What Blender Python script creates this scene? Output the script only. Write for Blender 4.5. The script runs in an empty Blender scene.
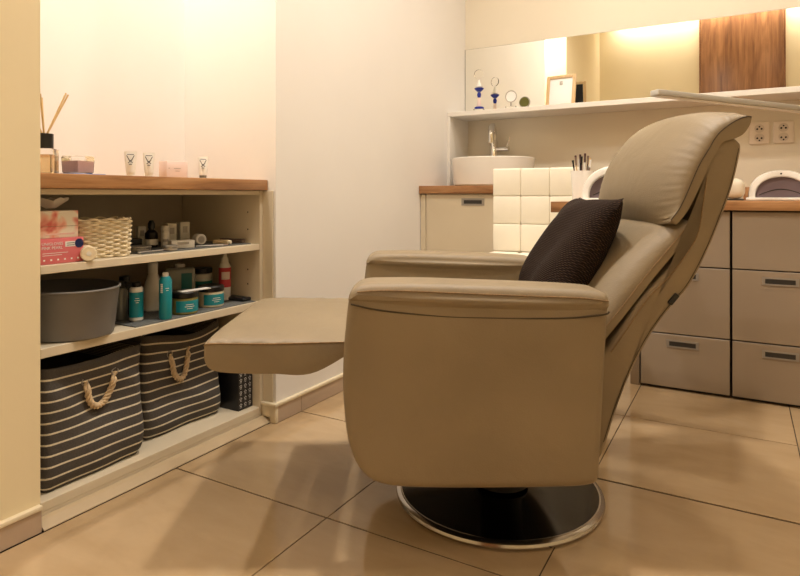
import bpy, bmesh, math, random
from mathutils import Vector, Matrix
random.seed(7)
S = bpy.context.scene
COL = S.collection
R = math.radians

# ------------------------------------------------------------------ camera
cd = bpy.data.cameras.new('camera'); cam = bpy.data.objects.new('camera', cd); COL.objects.link(cam)
cam.location = (0, 0, 0.78); cam.rotation_euler = (R(90), 0, R(29.7))
cd.sensor_width = 36; cd.lens = 27.0; cd.shift_y = -0.11625; cd.clip_start = 0.02
S.camera = cam
# ------------------------------------------------------------------ world / exposure
w = bpy.data.worlds.new('world'); S.world = w; w.use_nodes = True
w.node_tree.nodes['Background'].inputs[0].default_value = (0.9, 0.75, 0.55, 1)
w.node_tree.nodes['Background'].inputs[1].default_value = 0.05
S.view_settings.view_transform = 'Standard'; S.view_settings.look = 'None'
S.view_settings.exposure = 0.25; S.view_settings.gamma = 1.0; S.view_settings.use_curve_mapping = False
WARM = (1.0, 0.905, 0.79)
# ceiling downlights: x, y, z, watts, spread, disc size (each gets its fixture further down)
LAMPS = [(-0.62, 1.40, 2.79, 20, 150, .16), (-0.45, 2.35, 2.79, 9, 150, .16), (0.45, 2.30, 2.79, 5, 150, .16),
         (0.75, 0.95, 2.79, 3, 150, .16), (-1.62, 0.99, 2.58, 13, 160, .10)]
ADDED_WASH_W = 15          # added light strip brightening the rear wall that the mirror shows

# ------------------------------------------------------------------ materials
MATS = {}
def nmat(name):
    m = bpy.data.materials.new(name); m.use_nodes = True
    nt = m.node_tree; b = nt.nodes['Principled BSDF']; MATS[name] = m
    return m, nt, b
def coords(nt, scale=(1, 1, 1), rot=(0, 0, 0), kind='Object'):
    tc = nt.nodes.new('ShaderNodeTexCoord'); mp = nt.nodes.new('ShaderNodeMapping')
    mp.inputs['Scale'].default_value = scale; mp.inputs['Rotation'].default_value = rot
    nt.links.new(tc.outputs[kind], mp.inputs[0]); return mp.outputs[0]
def noise(nt, vec, scale, detail=4, rough=.5, dist=0):
    n = nt.nodes.new('ShaderNodeTexNoise'); n.inputs['Scale'].default_value = scale
    n.inputs['Detail'].default_value = detail; n.inputs['Roughness'].default_value = rough
    n.inputs['Distortion'].default_value = dist
    nt.links.new(vec, n.inputs['Vector']); return n.outputs[0]
def ramp(nt, fac, stops):
    r = nt.nodes.new('ShaderNodeValToRGB'); el = r.color_ramp.elements
    while len(el) < len(stops): el.new(.5)
    for e, (p, c) in zip(el, stops): e.position = p; e.color = (*c, 1)
    nt.links.new(fac, r.inputs[0]); return r.outputs[0]
def bump(nt, b, h, strength=.2, dist=.01):
    bp = nt.nodes.new('ShaderNodeBump'); bp.inputs['Strength'].default_value = strength
    bp.inputs['Distance'].default_value = dist
    nt.links.new(h, bp.inputs['Height']); nt.links.new(bp.outputs[0], b.inputs['Normal'])
def plain(name, col, rough=.5, metal=0, var=.06, nscale=12, bmp=0, bscale=60, spec=.5, coat=0, trans=0, ior=1.45):
    m, nt, b = nmat(name)
    v = coords(nt)
    f = noise(nt, v, nscale)
    lo = tuple(max(0, c * (1 - var)) for c in col); hi = tuple(min(1, c * (1 + var)) for c in col)
    nt.links.new(ramp(nt, f, [(.3, lo), (.7, hi)]), b.inputs['Base Color'])
    b.inputs['Roughness'].default_value = rough; b.inputs['Metallic'].default_value = metal
    b.inputs['Specular IOR Level'].default_value = spec; b.inputs['Coat Weight'].default_value = coat
    b.inputs['Transmission Weight'].default_value = trans; b.inputs['IOR'].default_value = ior
    if bmp: bump(nt, b, noise(nt, v, bscale, 6, .6), bmp, .004)
    return m
def wood(name, c0, c1, c2, axis, scale=1, rough=.35):
    m, nt, b = nmat(name)
    sc = [9 * scale] * 3; sc[axis] = .9 * scale
    v = coords(nt, tuple(sc))
    a = noise(nt, v, 3.0, 6, .6, .8)
    sc2 = [60 * scale] * 3; sc2[axis] = 2 * scale
    f = noise(nt, coords(nt, tuple(sc2)), 2.0, 4, .6)
    mx = nt.nodes.new('ShaderNodeMath'); mx.operation = 'MULTIPLY_ADD'; mx.inputs[1].default_value = .35
    nt.links.new(f, mx.inputs[0]); nt.links.new(a, mx.inputs[2])
    nt.links.new(ramp(nt, mx.outputs[0], [(.45, c0), (.65, c1), (.85, c2)]), b.inputs['Base Color'])
    b.inputs['Roughness'].default_value = rough
    bump(nt, b, f, .08, .002)
    return m

plain('wall_white', (.82, .785, .74), .75, var=.015, nscale=3, bmp=.06, bscale=220)
plain('wall_yellow', (.80, .69, .46), .75, var=.02, nscale=3, bmp=.06, bscale=220)
plain('wall_cream', (.80, .73, .60), .75, var=.015, nscale=3, bmp=.06, bscale=220)
plain('ceiling_white', (.82, .78, .72), .8, var=.01)
plain('laminate_cream', (.68, .59, .44), .42, var=.02, nscale=5)
plain('laminate_taupe', (.32, .25, .18), .38, var=.02, nscale=4)
plain('laminate_white', (.80, .76, .70), .4, var=.02)
plain('cabinet_inner_shade', (.46, .39, .29), .5, var=.03)  # shade inside the cabinet put into the back panel colour
plain('grout', (.05, .03, .018), .9)
plain('skirting_tile', (.50, .38, .28), .3, var=.05)
plain('toe_beige', (.50, .39, .25), .4, var=.04)
plain('skirting_cream', (.76, .66, .48), .45, var=.03)
wood('oak_top', (.20, .085, .032), (.36, .175, .07), (.47, .25, .11), 1)
wood('oak_top_x', (.20, .085, .032), (.36, .175, .07), (.47, .25, .11), 0)
wood('oak_door', (.13, .05, .018), (.24, .105, .04), (.36, .17, .07), 2, .6)
wood('frame_wood', (.50, .32, .15), (.62, .42, .21), (.70, .50, .27), 2, 2)
wood('reed_wood', (.55, .36, .15), (.66, .45, .2), (.72, .52, .26), 2, 3)
plain('chrome', (.75, .73, .70), .08, 1, var=.01)
plain('steel', (.52, .50, .48), .17, 1, var=.02)
plain('steel_dark_reflection', (.07, .067, .064), .14, 1, var=.03)  # dark reflection of the chair underside put into the base plate colour
plain('handle_metal', (.36, .33, .29), .4, .5, var=.05)
plain('handle_dark', (.045, .04, .035), .5, .3)
plain('gap_shade', (.05, .042, .034), .7)  # shade in the drawer gaps put into the carcass colour
plain('gap_dark', (.02, .016, .012), .8)
plain('mirror_glass', (.93, .92, .86), .01, 1, var=0)
plain('ceramic', (.86, .83, .78), .12, var=.01, coat=.3)
plain('white_plastic', (.85, .81, .75), .25, var=.01)
plain('socket_plastic', (.76, .67, .57), .35, var=.01)
plain('socket_shade', (.64, .56, .47), .4, var=.01)
plain('purple_inner', (.17, .125, .14), .35, var=.05)
plain('black_plastic', (.012, .011, .010), .3)
plain('black_card', (.010, .010, .012), .35)
plain('print_white', (.8, .78, .74), .6)
plain('white_leather', (.82, .76, .63), .4, var=.02, bmp=.12, bscale=160)
plain('lamp_grey', (.44, .41, .36), .35, var=.02)
plain('seam_thread', (.24, .155, .075), .7, var=.2, nscale=300)
plain('seam_dark', (.05, .035, .02), .8)
plain('rope', (.62, .47, .29), .85, var=.15, nscale=60, bmp=.5, bscale=240)
plain('basin_grey', (.165, .155, .145), .5, var=.06, nscale=14)
plain('teal', (.012, .25, .30), .3, var=.04)
plain('teal_dark', (.01, .16, .17), .3, var=.04)
plain('bottle_white', (.80, .77, .70), .3, var=.02)
plain('bottle_grey', (.20, .20, .18), .3, .2, var=.08)
plain('jar_cream', (.66, .58, .40), .3, var=.05)
plain('jar_green', (.25, .22, .07), .25, var=.05)
plain('jug_clear', (.34, .35, .31), .2, var=.04)
plain('label_red', (.55, .05, .06), .4, var=.05)
plain('mat_grey', (.12, .125, .12), .8, var=.3, nscale=160)
plain('pink_card', (.80, .64, .58), .6, var=.02)
plain('glove_pink', (.66, .16, .17), .45, var=.05)
plain('navy', (.012, .02, .09), .35)
plain('cobalt', (.015, .03, .30), .3)
plain('tin_silver', (.45, .42, .38), .35, .7)
plain('tan_leaf', (.60, .46, .25), .5, var=.08)
plain('maroon', (.10, .045, .04), .5)
plain('tissue', (.80, .74, .68), .8, var=.03)
plain('weave', (.84, .73, .52), .75, var=.12, nscale=40, bmp=.3, bscale=120)
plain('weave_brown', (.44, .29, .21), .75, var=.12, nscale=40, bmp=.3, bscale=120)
plain('candle_wax', (.74, .47, .40), .5, var=.06)
plain('tray_blue', (.12, .20, .42), .4)
plain('paper', (.86, .84, .82), .7, var=.01)
plain('olive', (.20, .20, .06), .4, .5)
plain('brush_ferrule', (.30, .22, .18), .35, .6)
plain('amber', (.92, .72, .42), .05, trans=.8, ior=1.36)
plain('pink_liquid', (.75, .52, .45), .05, trans=.7, ior=1.36)
def glass(name, col=(1, 1, 1)):
    m, nt, b = nmat(name); b.inputs['Base Color'].default_value = (*col, 1)
    b.inputs['Roughness'].default_value = .02; b.inputs['Transmission Weight'].default_value = 1; b.inputs['IOR'].default_value = 1.45
glass('glass'); 
# upholstery leather
def leather(name, c):
    m, nt, b = nmat(name); v = coords(nt)
    f = noise(nt, v, 5, 5)
    nt.links.new(ramp(nt, f, [(.3, tuple(x * .9 for x in c)), (.7, tuple(x * 1.08 for x in c))]), b.inputs['Base Color'])
    b.inputs['Roughness'].default_value = .52; b.inputs['Specular IOR Level'].default_value = .45
    vo = nt.nodes.new('ShaderNodeTexVoronoi'); vo.inputs['Scale'].default_value = 330; nt.links.new(v, vo.inputs['Vector'])
    big = noise(nt, v, 9, 3, .5, .6)
    ma = nt.nodes.new('ShaderNodeMath'); ma.operation = 'MULTIPLY_ADD'; ma.inputs[1].default_value = .06
    nt.links.new(vo.outputs[0], ma.inputs[0]); nt.links.new(big, ma.inputs[2])
    bump(nt, b, ma.outputs[0], .25, .012)
leather('leather', (.235, .178, .105))
# floor tile: polished beige stoneware with faint clouds
m, nt, b = nmat('floor_tile'); v = coords(nt, (1, 1.6, 1), (0, 0, .5), 'Generated')
tc = nt.nodes.new('ShaderNodeNewGeometry'); mp = nt.nodes.new('ShaderNodeMapping'); mp.inputs['Scale'].default_value = (1.2, 3.2, 1); mp.inputs['Rotation'].default_value = (0, 0, .7)
nt.links.new(tc.outputs['Position'], mp.inputs[0])
f = noise(nt, mp.outputs[0], 2.2, 6, .6, .4)
nt.links.new(ramp(nt, f, [(.3, (.40, .275, .148)), (.7, (.50, .36, .21))]), b.inputs['Base Color'])
b.inputs['Roughness'].default_value = .08; b.inputs['Specular IOR Level'].default_value = .6
# striped fabric of the storage bins: stripes follow the cloth through the vertex attribute
m, nt, b = nmat('striped_fabric')
at = nt.nodes.new('ShaderNodeAttribute'); at.attribute_name = 'rise'
mm = nt.nodes.new('ShaderNodeMath'); mm.operation = 'FRACT'; nt.links.new(at.outputs['Fac'], mm.inputs[0])
st = ramp(nt, mm.outputs[0], [(0, (.080, .070, .061)), (.40, (.080, .070, .061)), (.43, (.80, .72, .55)), (.57, (.80, .72, .55)), (.60, (.080, .070, .061)), (1, (.080, .070, .061))])
nf = noise(nt, coords(nt), 260, 3)
mx = nt.nodes.new('ShaderNodeMix'); mx.data_type = 'RGBA'; mx.blend_type = 'MULTIPLY'; mx.inputs[0].default_value = .5
nt.links.new(st, mx.inputs[6]); nt.links.new(ramp(nt, nf, [(.3, (.5, .5, .5)), (.7, (1, 1, 1))]), mx.inputs[7])
nt.links.new(mx.outputs[2], b.inputs['Base Color']); b.inputs['Roughness'].default_value = .9
bump(nt, b, nf, .3, .002)
# knitted cushion
m, nt, b = nmat('dark_knit'); v = coords(nt, kind='UV')
w1 = nt.nodes.new('ShaderNodeTexWave'); w1.inputs['Scale'].default_value = 30; w1.inputs['Distortion'].default_value = 1.2; w1.bands_direction = 'DIAGONAL'
w2 = nt.nodes.new('ShaderNodeTexWave'); w2.inputs['Scale'].default_value = 24; w2.bands_direction = 'Y'; w2.inputs['Distortion'].default_value = 1.0
nt.links.new(v, w1.inputs[0]); nt.links.new(v, w2.inputs[0])
mu = nt.nodes.new('ShaderNodeMath'); mu.operation = 'MULTIPLY'; nt.links.new(w1.outputs[1], mu.inputs[0]); nt.links.new(w2.outputs[1], mu.inputs[1])
nt.links.new(ramp(nt, mu.outputs[0], [(0, (.012, .007, .005)), (.9, (.070, .041, .028))]), b.inputs['Base Color'])
b.inputs['Roughness'].default_value = .9; b.inputs['Specular IOR Level'].default_value = .15; bump(nt, b, mu.outputs[0], .7, .006)
# watercolour tissue box print
m, nt, b = nmat('watercolour_card'); f = noise(nt, coords(nt, (1, 1, 1)), 17, 2, .5, .8)
nt.links.new(ramp(nt, f, [(.44, (.76, .68, .54)), (.54, (.78, .42, .30)), (.64, (.62, .13, .10))]), b.inputs['Base Color']); b.inputs['Roughness'].default_value = .5
def emit(name, col, s):
    m, nt, b = nmat(name); b.inputs['Emission Color'].default_value = (*col, 1); b.inputs['Emission Strength'].default_value = s
    b.inputs['Base Color'].default_value = (.9, .9, .9, 1)
emit('lamp_glow', WARM, 12)

# ------------------------------------------------------------------ mesh helpers
def finish(bm, name, mat, parent=None, loc=(0, 0, 0), rot=(0, 0, 0), smooth=35):
    bmesh.ops.recalc_face_normals(bm, faces=bm.faces[:])
    me = bpy.data.meshes.new(name); bm.to_mesh(me); bm.free()
    if smooth:
        me.shade_smooth(); me.set_sharp_from_angle(angle=R(smooth))
    me.materials.append(MATS[mat])
    return link(me, name, parent, loc, rot)
def link(me, name, parent=None, loc=(0, 0, 0), rot=(0, 0, 0)):
    o = bpy.data.objects.new(name, me); COL.objects.link(o); o.location = loc; o.rotation_euler = rot; o.parent = parent
    return o
def empty(name, loc, label, cat, rz=0, group=None):
    o = bpy.data.objects.new(name, None); COL.objects.link(o); o.location = loc; o.rotation_euler = (0, 0, rz); o.empty_display_size = .05
    return tag(o, label, cat, group)
def tag(o, label, cat, group=None):
    o['label'] = label; o['category'] = cat
    if group: o['group'] = group
    return o
def struct(o, label=None):
    o['kind'] = 'structure'
    if label: o['label'] = label
    return o
def copy_tree(o, parent=None):
    c = o.copy(); COL.objects.link(c); c.parent = parent
    for ch in [x for x in o.children]: copy_tree(ch, c)
    return c
def bx(bm, x0, x1, y0, y1, z0, z1, bev=0, seg=2):
    t = bmesh.new(); bmesh.ops.create_cube(t, size=1)
    for v in t.verts: v.co = Vector((x0 + (v.co.x + .5) * (x1 - x0), y0 + (v.co.y + .5) * (y1 - y0), z0 + (v.co.z + .5) * (z1 - z0)))
    if bev: bmesh.ops.bevel(t, geom=t.edges[:], offset=bev, segments=seg, profile=.5, affect='EDGES')
    join(bm, t)
def join(bm, t):
    mp = {v: bm.verts.new(v.co) for v in t.verts}
    for f in t.faces:
        try: bm.faces.new([mp[v] for v in f.verts])
        except ValueError: pass
    t.free()
def box(name, mat, x0, x1, y0, y1, z0, z1, bev=0, parent=None, seg=2, **k):
    bm = bmesh.new(); bx(bm, x0, x1, y0, y1, z0, z1, bev, seg); return finish(bm, name, mat, parent, **k)
def lathe_bm(bm, prof, seg=32, c=(0, 0), sx=1, sy=1):
    rings = []
    for r, z in prof:
        if r < 1e-6: rings.append([bm.verts.new((c[0], c[1], z))])
        else: rings.append([bm.verts.new((c[0] + sx * r * math.cos(2 * math.pi * i / seg), c[1] + sy * r * math.sin(2 * math.pi * i / seg), z)) for i in range(seg)])
    for a, b in zip(rings, rings[1:]):
        for i in range(seg):
            j = (i + 1) % seg
            q = [a[i % len(a)], a[j % len(a)], b[j % len(b)], b[i % len(b)]]
            q = [x for k, x in enumerate(q) if x not in q[:k]]
            if len(q) > 2: bm.faces.new(q)
def lathe(name, mat, prof, parent=None, seg=32, loc=(0, 0, 0), rot=(0, 0, 0), **k):
    bm = bmesh.new(); lathe_bm(bm, prof, seg, **k); return finish(bm, name, mat, parent, loc, rot)
def tube_bm(bm, pts, r, seg=8, closed=False, rfun=None):
    pts = [Vector(p) for p in pts]; n = len(pts); rings = []
    up = Vector((0, 0, 1)); prev = None
    for i, p in enumerate(pts):
        t = (pts[(i + 1) % n] - pts[i - 1]) if closed else (pts[min(i + 1, n - 1)] - pts[max(i - 1, 0)])
        t.normalize()
        if prev is None:
            a = t.cross(up if abs(t.z) < .9 else Vector((1, 0, 0))).normalized()
        else: a = (prev - t * prev.dot(t)).normalized()
        prev = a; b = t.cross(a); rr = rfun(i / (n - 1)) if rfun else r
        rings.append([bm.verts.new(p + (a * math.cos(2 * math.pi * k / seg) + b * math.sin(2 * math.pi * k / seg)) * rr) for k in range(seg)])
    for i in range(n if closed else n - 1):
        A, B = rings[i], rings[(i + 1) % n]
        for k in range(seg): bm.faces.new([A[k], A[(k + 1) % seg], B[(k + 1) % seg], B[k]])
    if not closed: bm.faces.new(rings[0][::-1]); bm.faces.new(rings[-1])
def tube(name, mat, pts, r, parent=None, seg=8, closed=False, rfun=None, loc=(0, 0, 0), rot=(0, 0, 0)):
    bm = bmesh.new(); tube_bm(bm, pts, r, seg, closed, rfun); return finish(bm, name, mat, parent, loc, rot, 60)
def spline(pts, n, closed=False):
    m = len(pts); out = []
    P = [Vector(p) for p in pts]
    segs = m if closed else m - 1
    for k in range(n):
        t = k / n * segs if closed else k / (n - 1) * segs
        i = min(int(t), segs - 1); u = t - i
        g = lambda j: P[j % m] if closed else P[max(0, min(m - 1, j))]
        a, b, c, d = g(i - 1), g(i), g(i + 1), g(i + 2)
        out.append(.5 * ((2 * b) + (c - a) * u + (2 * a - 5 * b + 4 * c - d) * u * u + (3 * b - a - 3 * c + d) * u ** 3))
    return out
def offset_in(out, d):
    n = len(out); area = sum(out[i].x * out[(i + 1) % n].y - out[(i + 1) % n].x * out[i].y for i in range(n)); s = 1 if area > 0 else -1
    res = []
    for i in range(n):
        t = (out[(i + 1) % n] - out[i - 1]).normalized(); res.append(out[i] + Vector((-t.y, t.x)) * s * d)
    return res
def puffed(bm, outline, ylo, yhi, er=.02, puff=.006):
    """closed xz outline extruded along y with rounded rims and softly padded faces"""
    secs = []
    k = 6
    for i in range(k + 1):
        a = i / k * math.pi / 2; secs.append((ylo + er * (1 - math.sin(a)), er * (1 - math.cos(a)))) if False else secs.append((ylo + er * (1 - math.sin(a)), er * (1 - math.cos(a))))
    secs = [(ylo + er * (1 - math.sin(i / k * math.pi / 2)), er * (1 - math.cos(i / k * math.pi / 2))) for i in range(k + 1)]
    lo = [(ylo + er - er * math.cos(a), er - er * math.sin(a)) for a in [i / k * math.pi / 2 for i in range(k + 1)]]
    hi = [(yhi - (y - ylo), ins) for y, ins in lo][::-1]
    rings = []
    for y, ins in lo + hi:
        rings.append([bm.verts.new((p.x, y, p.y)) for p in offset_in(outline, ins)])
    n = len(outline)
    for A, B in zip(rings, rings[1:]):
        for i in range(n): bm.faces.new([A[i], A[(i + 1) % n], B[(i + 1) % n], B[i]])
    c = sum(outline, Vector((0, 0))) / n
    for ring, sgn in ((rings[0], -1), (rings[-1], 1)):
        cur = ring
        for f, h in ((.75, .55), (.45, .9), (.15, 1.0)):
            nx = []
            for v in ring:
                p = Vector((v.co.x, v.co.z)); q = c + (p - c) * f
                nx.append(bm.verts.new((q.x, v.co.y + sgn * puff * h, q.y)))
            for i in range(n): bm.faces.new([cur[i], cur[(i + 1) % n], nx[(i + 1) % n], nx[i]])
            cur = nx
        cc = bm.verts.new(sum((v.co for v in cur), Vector()) / n)
        for i in range(n): bm.faces.new([cur[i], cur[(i + 1) % n], cc])
def cushion(bm, F, Sm, B, ylo, yhi, nu=28, nv=24, p=2.6, pleat=.002, pf=34, yw=lambda t: 1.0):
    """front curve F sinks to the seam curve Sm at both ends, back curve B stays: a boxed pad"""
    F = spline(F, nu); Sm = spline(Sm, nu); B = spline(B, nu)
    grid = []; rnd = random.Random(3)
    for j in range(nv + 1):
        q = -math.cos(math.pi * j / nv); v = q
        wv = 1 - (1 - min(1, abs(v)) ** p) ** .5
        row = []
        for i in range(nu):
            pt = F[i].lerp(Sm[i], wv); d = (F[i] - B[i]); d = d.normalized() if d.length > 1e-5 else Vector((0, 0))
            pt = pt + d * pleat * math.sin(i * pf / nu + 3 * v) * 5 * max(0, wv - .3) * (1 - wv)
            row.append(bm.verts.new((pt.x, (ylo + yhi) / 2 + v * yw(i / (nu - 1)) * (yhi - ylo) / 2, pt.y)))
        for i in range(nu - 1, -1, -1):
            row.append(bm.verts.new((B[i].x, (ylo + yhi) / 2 + v * yw(i / (nu - 1)) * (yhi - ylo) / 2, B[i].y)))
        grid.append(row)
    m = 2 * nu
    for a, b in zip(grid, grid[1:]):
        for i in range(m): bm.faces.new([a[i], a[(i + 1) % m], b[(i + 1) % m], b[i]])
    for g in (grid[0], grid[-1]):
        for i in range(nu - 1): bm.faces.new([g[i], g[i + 1], g[m - 2 - i], g[m - 1 - i]])
    bmesh.ops.remove_doubles(bm, verts=bm.verts[:], dist=1e-5)
    return Sm
def text_mesh(body, size, mat, name, parent, loc, rot, align='LEFT'):
    c = bpy.data.curves.new(name, 'FONT'); c.body = body; c.size = size; c.extrude = .0002; c.align_x = align; c.resolution_u = 2
    t = bpy.data.objects.new('tmp', c); COL.objects.link(t); bpy.context.view_layer.update()
    me = bpy.data.meshes.new_from_object(t.evaluated_get(bpy.context.evaluated_depsgraph_get())); bpy.data.objects.remove(t)
    me.materials.clear(); me.materials.append(MATS[mat]); return link(me, name, parent, loc, rot)

# ================================================================== THE ROOM
XL, XP, XN, YB, YR, XR, ZC = -1.39, -1.415, -1.844, 3.2, -0.7, 1.75, 2.81
YN0, YN1 = .796, 1.577
fl = struct(box('floor', 'grout', -1.9, XR, YR, YB, -.06, -.0025), 'polished beige stoneware tile floor with dark joints')
xs = [-1.4035] + [-.872 + .511 * k for k in range(0, 6)]; xs = [x for x in xs if x < XR] + [XR]
ys = [YR] + [1.703 + .531 * k for k in range(-5, 4)]; ys = [y for y in ys if y > YR + .02 or y == YR]; ys = [y for y in ys if y < YB] + [YB]
cache = {}
for a, b_ in zip(xs, xs[1:]):
    for c, d in zip(ys, ys[1:]):
        wide = abs(c - 1.703) < .01 and a > -.4
        key = (round(b_ - a, 3), round(d - c, 3), wide)
        if key not in cache:
            bm = bmesh.new(); g = .0014; bx(bm, g, b_ - a - g, g + (.0045 if wide else .0010), d - c - g - .0010, -.0024, 0, .0004, 1)
            o = finish(bm, 'tile', 'floor_tile', fl, (a, c, 0)); cache[key] = o.data
        else: link(cache[key], 'tile', fl, (a, c, 0))
struct(box('ceiling', 'ceiling_white', -1.95, XR + .1, YR - .1, YB + .1, ZC, ZC + .08), 'plain white ceiling')
struct(box('wall_back', 'wall_cream', -1.95, XR + .1, YB, YB + .1, -.06, ZC), 'pale wall behind the sink and desk')
struct(box('wall_left', 'wall_white', -1.95, XL, YN1, YB, -.06, ZC), 'white wall beside the shelf niche')
struct(box('wall_pillar', 'wall_yellow', -1.95, XP, YR, YN0, -.06, ZC), 'pale yellow wall end framing the shelf niche')
struct(box('wall_niche', 'wall_white', -1.95, XN, YN0, YN1, -.06, ZC), 'white back wall of the shelf niche')
struct(box('ceiling_niche', 'ceiling_white', XN, XP - .001, YN0, YN1, 2.60, ZC - .001), 'lowered ceiling of the niche')
struct(box('wall_right', 'wall_yellow', XR, XR + .1, YR, YB, -.06, ZC), 'pale yellow side wall')
struct(box('wall_rear', 'wall_yellow', -1.95, XR + .1, YR - .1, YR, -.06, ZC), 'pale yellow wall opposite the mirror')
# oak door seen in the mirror
dr = struct(bpy.data.objects.new('door_1', None), 'tall brown oak door panel reflected in the mirror'); COL.objects.link(dr); dr.location = (-.01, YR, 0)
box('door_leaf', 'oak_door', -.37, .37, .004, .044, .01, 2.78, .003, dr)
for x0, x1 in ((-.385, -.372), (.372, .385)):
    box('door_frame', 'oak_door', x0, x1, .002, .03, .004, 2.785, .002, dr)
tube('door_handle', 'chrome', [(.33, .045, 1.02), (.33, .09, 1.02), (.32, .1, 1.02), (.21, .1, 1.02)], .009, dr)
# skirtings
def skirting(name, x, y0, y1, h, seams, label):
    o = struct(box(name, 'grout', x - .012, x + .006, y0, y1 - .002, .0005, h - .012), label)
    cuts = [y0] + seams + [y1]
    for a, b_ in zip(cuts, cuts[1:]): box('tile', 'skirting_tile', x + .004, x + .010, a + .0008, b_ - .0008, .001, h - .012, .001, o, 1)
    box('cap', 'skirting_cream', x - .002, x + .014, y0, y1, h - .0115, h, .003, o)
skirting('baseboard_pillar', XP, YR + .01, YN0 - .001, .064, [-.42, .11, .64], 'brown tile skirting with cream cap on the yellow wall end')
skirting('baseboard_left', XL, YN1 + .001, 2.62, .068, [1.703, 2.234], 'beige tile skirting with cream cap on the white wall')

bl = bpy.data.objects['baseboard_left']
box('return_block', 'skirting_cream', -1.440, -1.4041, YN1 - .014, YN1 + .0005, .019, .056, .001, bl)
box('return_block', 'skirting_cream', -1.4039, -1.379, YN1 - .014, YN1 + .0005, .001, .056, .001, bl)
box('return_cap', 'skirting_cream', -1.442, -1.376, YN1 - .018, YN1 + .0008, .0565, .068, .002, bl)

# ================================================================== NICHE CABINET
XF = -1.444
cab = empty('shelf_cabinet', (-1.64, 1.187, 0), 'cream open shelf cabinet built into the wall niche', 'cabinet')
def cb(name, mat, x0, x1, y0, y1, z0, z1, bev=.001, par=None): return box(name, mat, x0 + 1.64, x1 + 1.64, y0 - 1.187, y1 - 1.187, z0, z1, bev, par or cab, 1)
cb('back_panel', 'cabinet_inner_shade', XN + .002, XN + .010, YN0 + .004, YN1 - .004, .002, .795)
sp = cb('side_panel', 'laminate_cream', XN + .011, XF, YN1 - .020, YN1 - .002, .001, .795)
cb('side_panel', 'laminate_cream', XN + .011, XF, YN0 + .002, YN0 + .016, .001, .795)
IY0, IY1 = YN0 + .017, YN1 - .021
cb('top_rail', 'laminate_cream', XN + .011, XF - .001, IY0, IY1, .781, .795)
cb('shelf', 'laminate_cream', XN + .011, XF, IY0, IY1, .591, .611)
cb('shelf', 'laminate_cream', XN + .011, XF, IY0, IY1, .391, .414)
cb('base_board', 'laminate_cream', XN + .011, XF, IY0, IY1, .026, .049)
cb('plinth', 'laminate_cream', XF - .03, XF - .0006, IY0, IY1, .001, .0255)
for z in (.47, .52, .66, .72):
    lathe('pin_hole', 'gap_dark', [(0, 0), (.003, 0), (.003, .0006), (0, .0006)], sp, 8, (-1.50 + 1.64, YN1 - .0199 - 1.187, z), (R(90), 0, 0))
cb('filler', 'laminate_cream', XF + .001, -1.398, YN1 - .007, YN1 - .002, .069, .795)
# stepped toe strip on the floor in front of the cabinet
bm = bmesh.new(); prof = [(XF + .001, .001), (-1.4045, .001), (-1.405, .003), (-1.425, .015), (-1.432, .018), (XF + .001, .018)]
A = [bm.verts.new((x, YN0 + .003, z)) for x, z in prof]; B = [bm.verts.new((x, YN1 - .003, z)) for x, z in prof]
for i in range(6): bm.faces.new([A[i], A[(i + 1) % 6], B[(i + 1) % 6], B[i]])
bm.faces.new(A); bm.faces.new(B)
struct(finish(bm, 'trim_1', 'toe_beige'), 'cream sloped toe strip along the foot of the shelf cabinet')
tag(box('worktop', 'oak_top', XN + .001, -1.425, YN0 + .001, YN1 - .001, .796, .832, .002), 'brown oak worktop lying on the niche shelf cabinet', 'worktop')
ZW = .8325; Z1 = .6115; Z2 = .4145; Z0 = .0495

# ================================================================== RECLINER
c_, s_ = math.cos(R(29.7)), math.sin(R(29.7))
RL, RD = .265, 1.565
def cw(l, d): return (l * c_ - d * s_, l * s_ + d * c_)
rx, ry = cw(RL, RD)
rec = empty('recliner', (rx, ry, 0), 'taupe leather recliner armchair with raised footrest on a round metal base', 'armchair', R(29.7))
# base
lathe('base_rim', 'steel', [(.252, .0005), (.258, .0005), (.265, .004), (.267, .010), (.265, .016), (.259, .020), (.254, .0212), (.252, .0205)], rec, 96, (-.008, .008, 0))
lathe('base_plate', 'steel_dark_reflection', [(0, .001), (.2515, .001), (.2515, .0208), (.06, .028), (.045, .033), (0, .036)], rec, 96, (-.008, .008, 0))
lathe('swivel_column', 'black_plastic', [(0, .0365), (.07, .0365), (.07, .05), (.06, .06), (.06, .2), (0, .2)], rec, 32)
box('under_frame', 'black_plastic', -.30, .12, -.258, .258, .196, .32, .01, rec)
# arms: one outline for the padded panel, the pad on top follows it down to the seam
top = [(-.300, .602), (-.336, .600), (-.357, .590), (-.368, .570)]
out = top + [(-.376, .50), (-.380, .43), (-.379, .365), (-.370, .288), (-.349, .234), (-.317, .205), (-.270, .194), (-.186, .191), (-.06, .191), (.06, .193), (.112, .197), (.133, .210), (.137, .26), (.143, .373), (.150, .50), (.153, .55), (.152, .572), (.139, .584), (.10, .589), (.03, .593), (-.10, .598), (-.22, .602)]
OUT = spline(out, 130, True)
st_line = [(-.350, .592), (-.30, .595), (-.22, .593), (-.106, .588), (.052, .582), (.10, .580), (.148, .574)]
seamline = [(-.362, .564), (-.305, .552), (-.2, .541), (-.106, .537), (.052, .536), (.135, .543), (.149, .549)]
SL = spline(seamline, 60)
def seam_z(x):
    if x <= SL[0].x: return SL[0].y
    for a, b_ in zip(SL, SL[1:]):
        if a.x <= x <= b_.x: return a.y + (b_.y - a.y) * (x - a.x) / max(1e-6, b_.x - a.x)
    return SL[-1].y
upper = [p for p in OUT if p.y > seam_z(p.x) + .001]
k0 = max(range(len(upper)), key=lambda k: (upper[k] - upper[k - 1]).length)
upper = upper[k0:] + upper[:k0]                      # starts just after the jump under the seam
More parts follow.
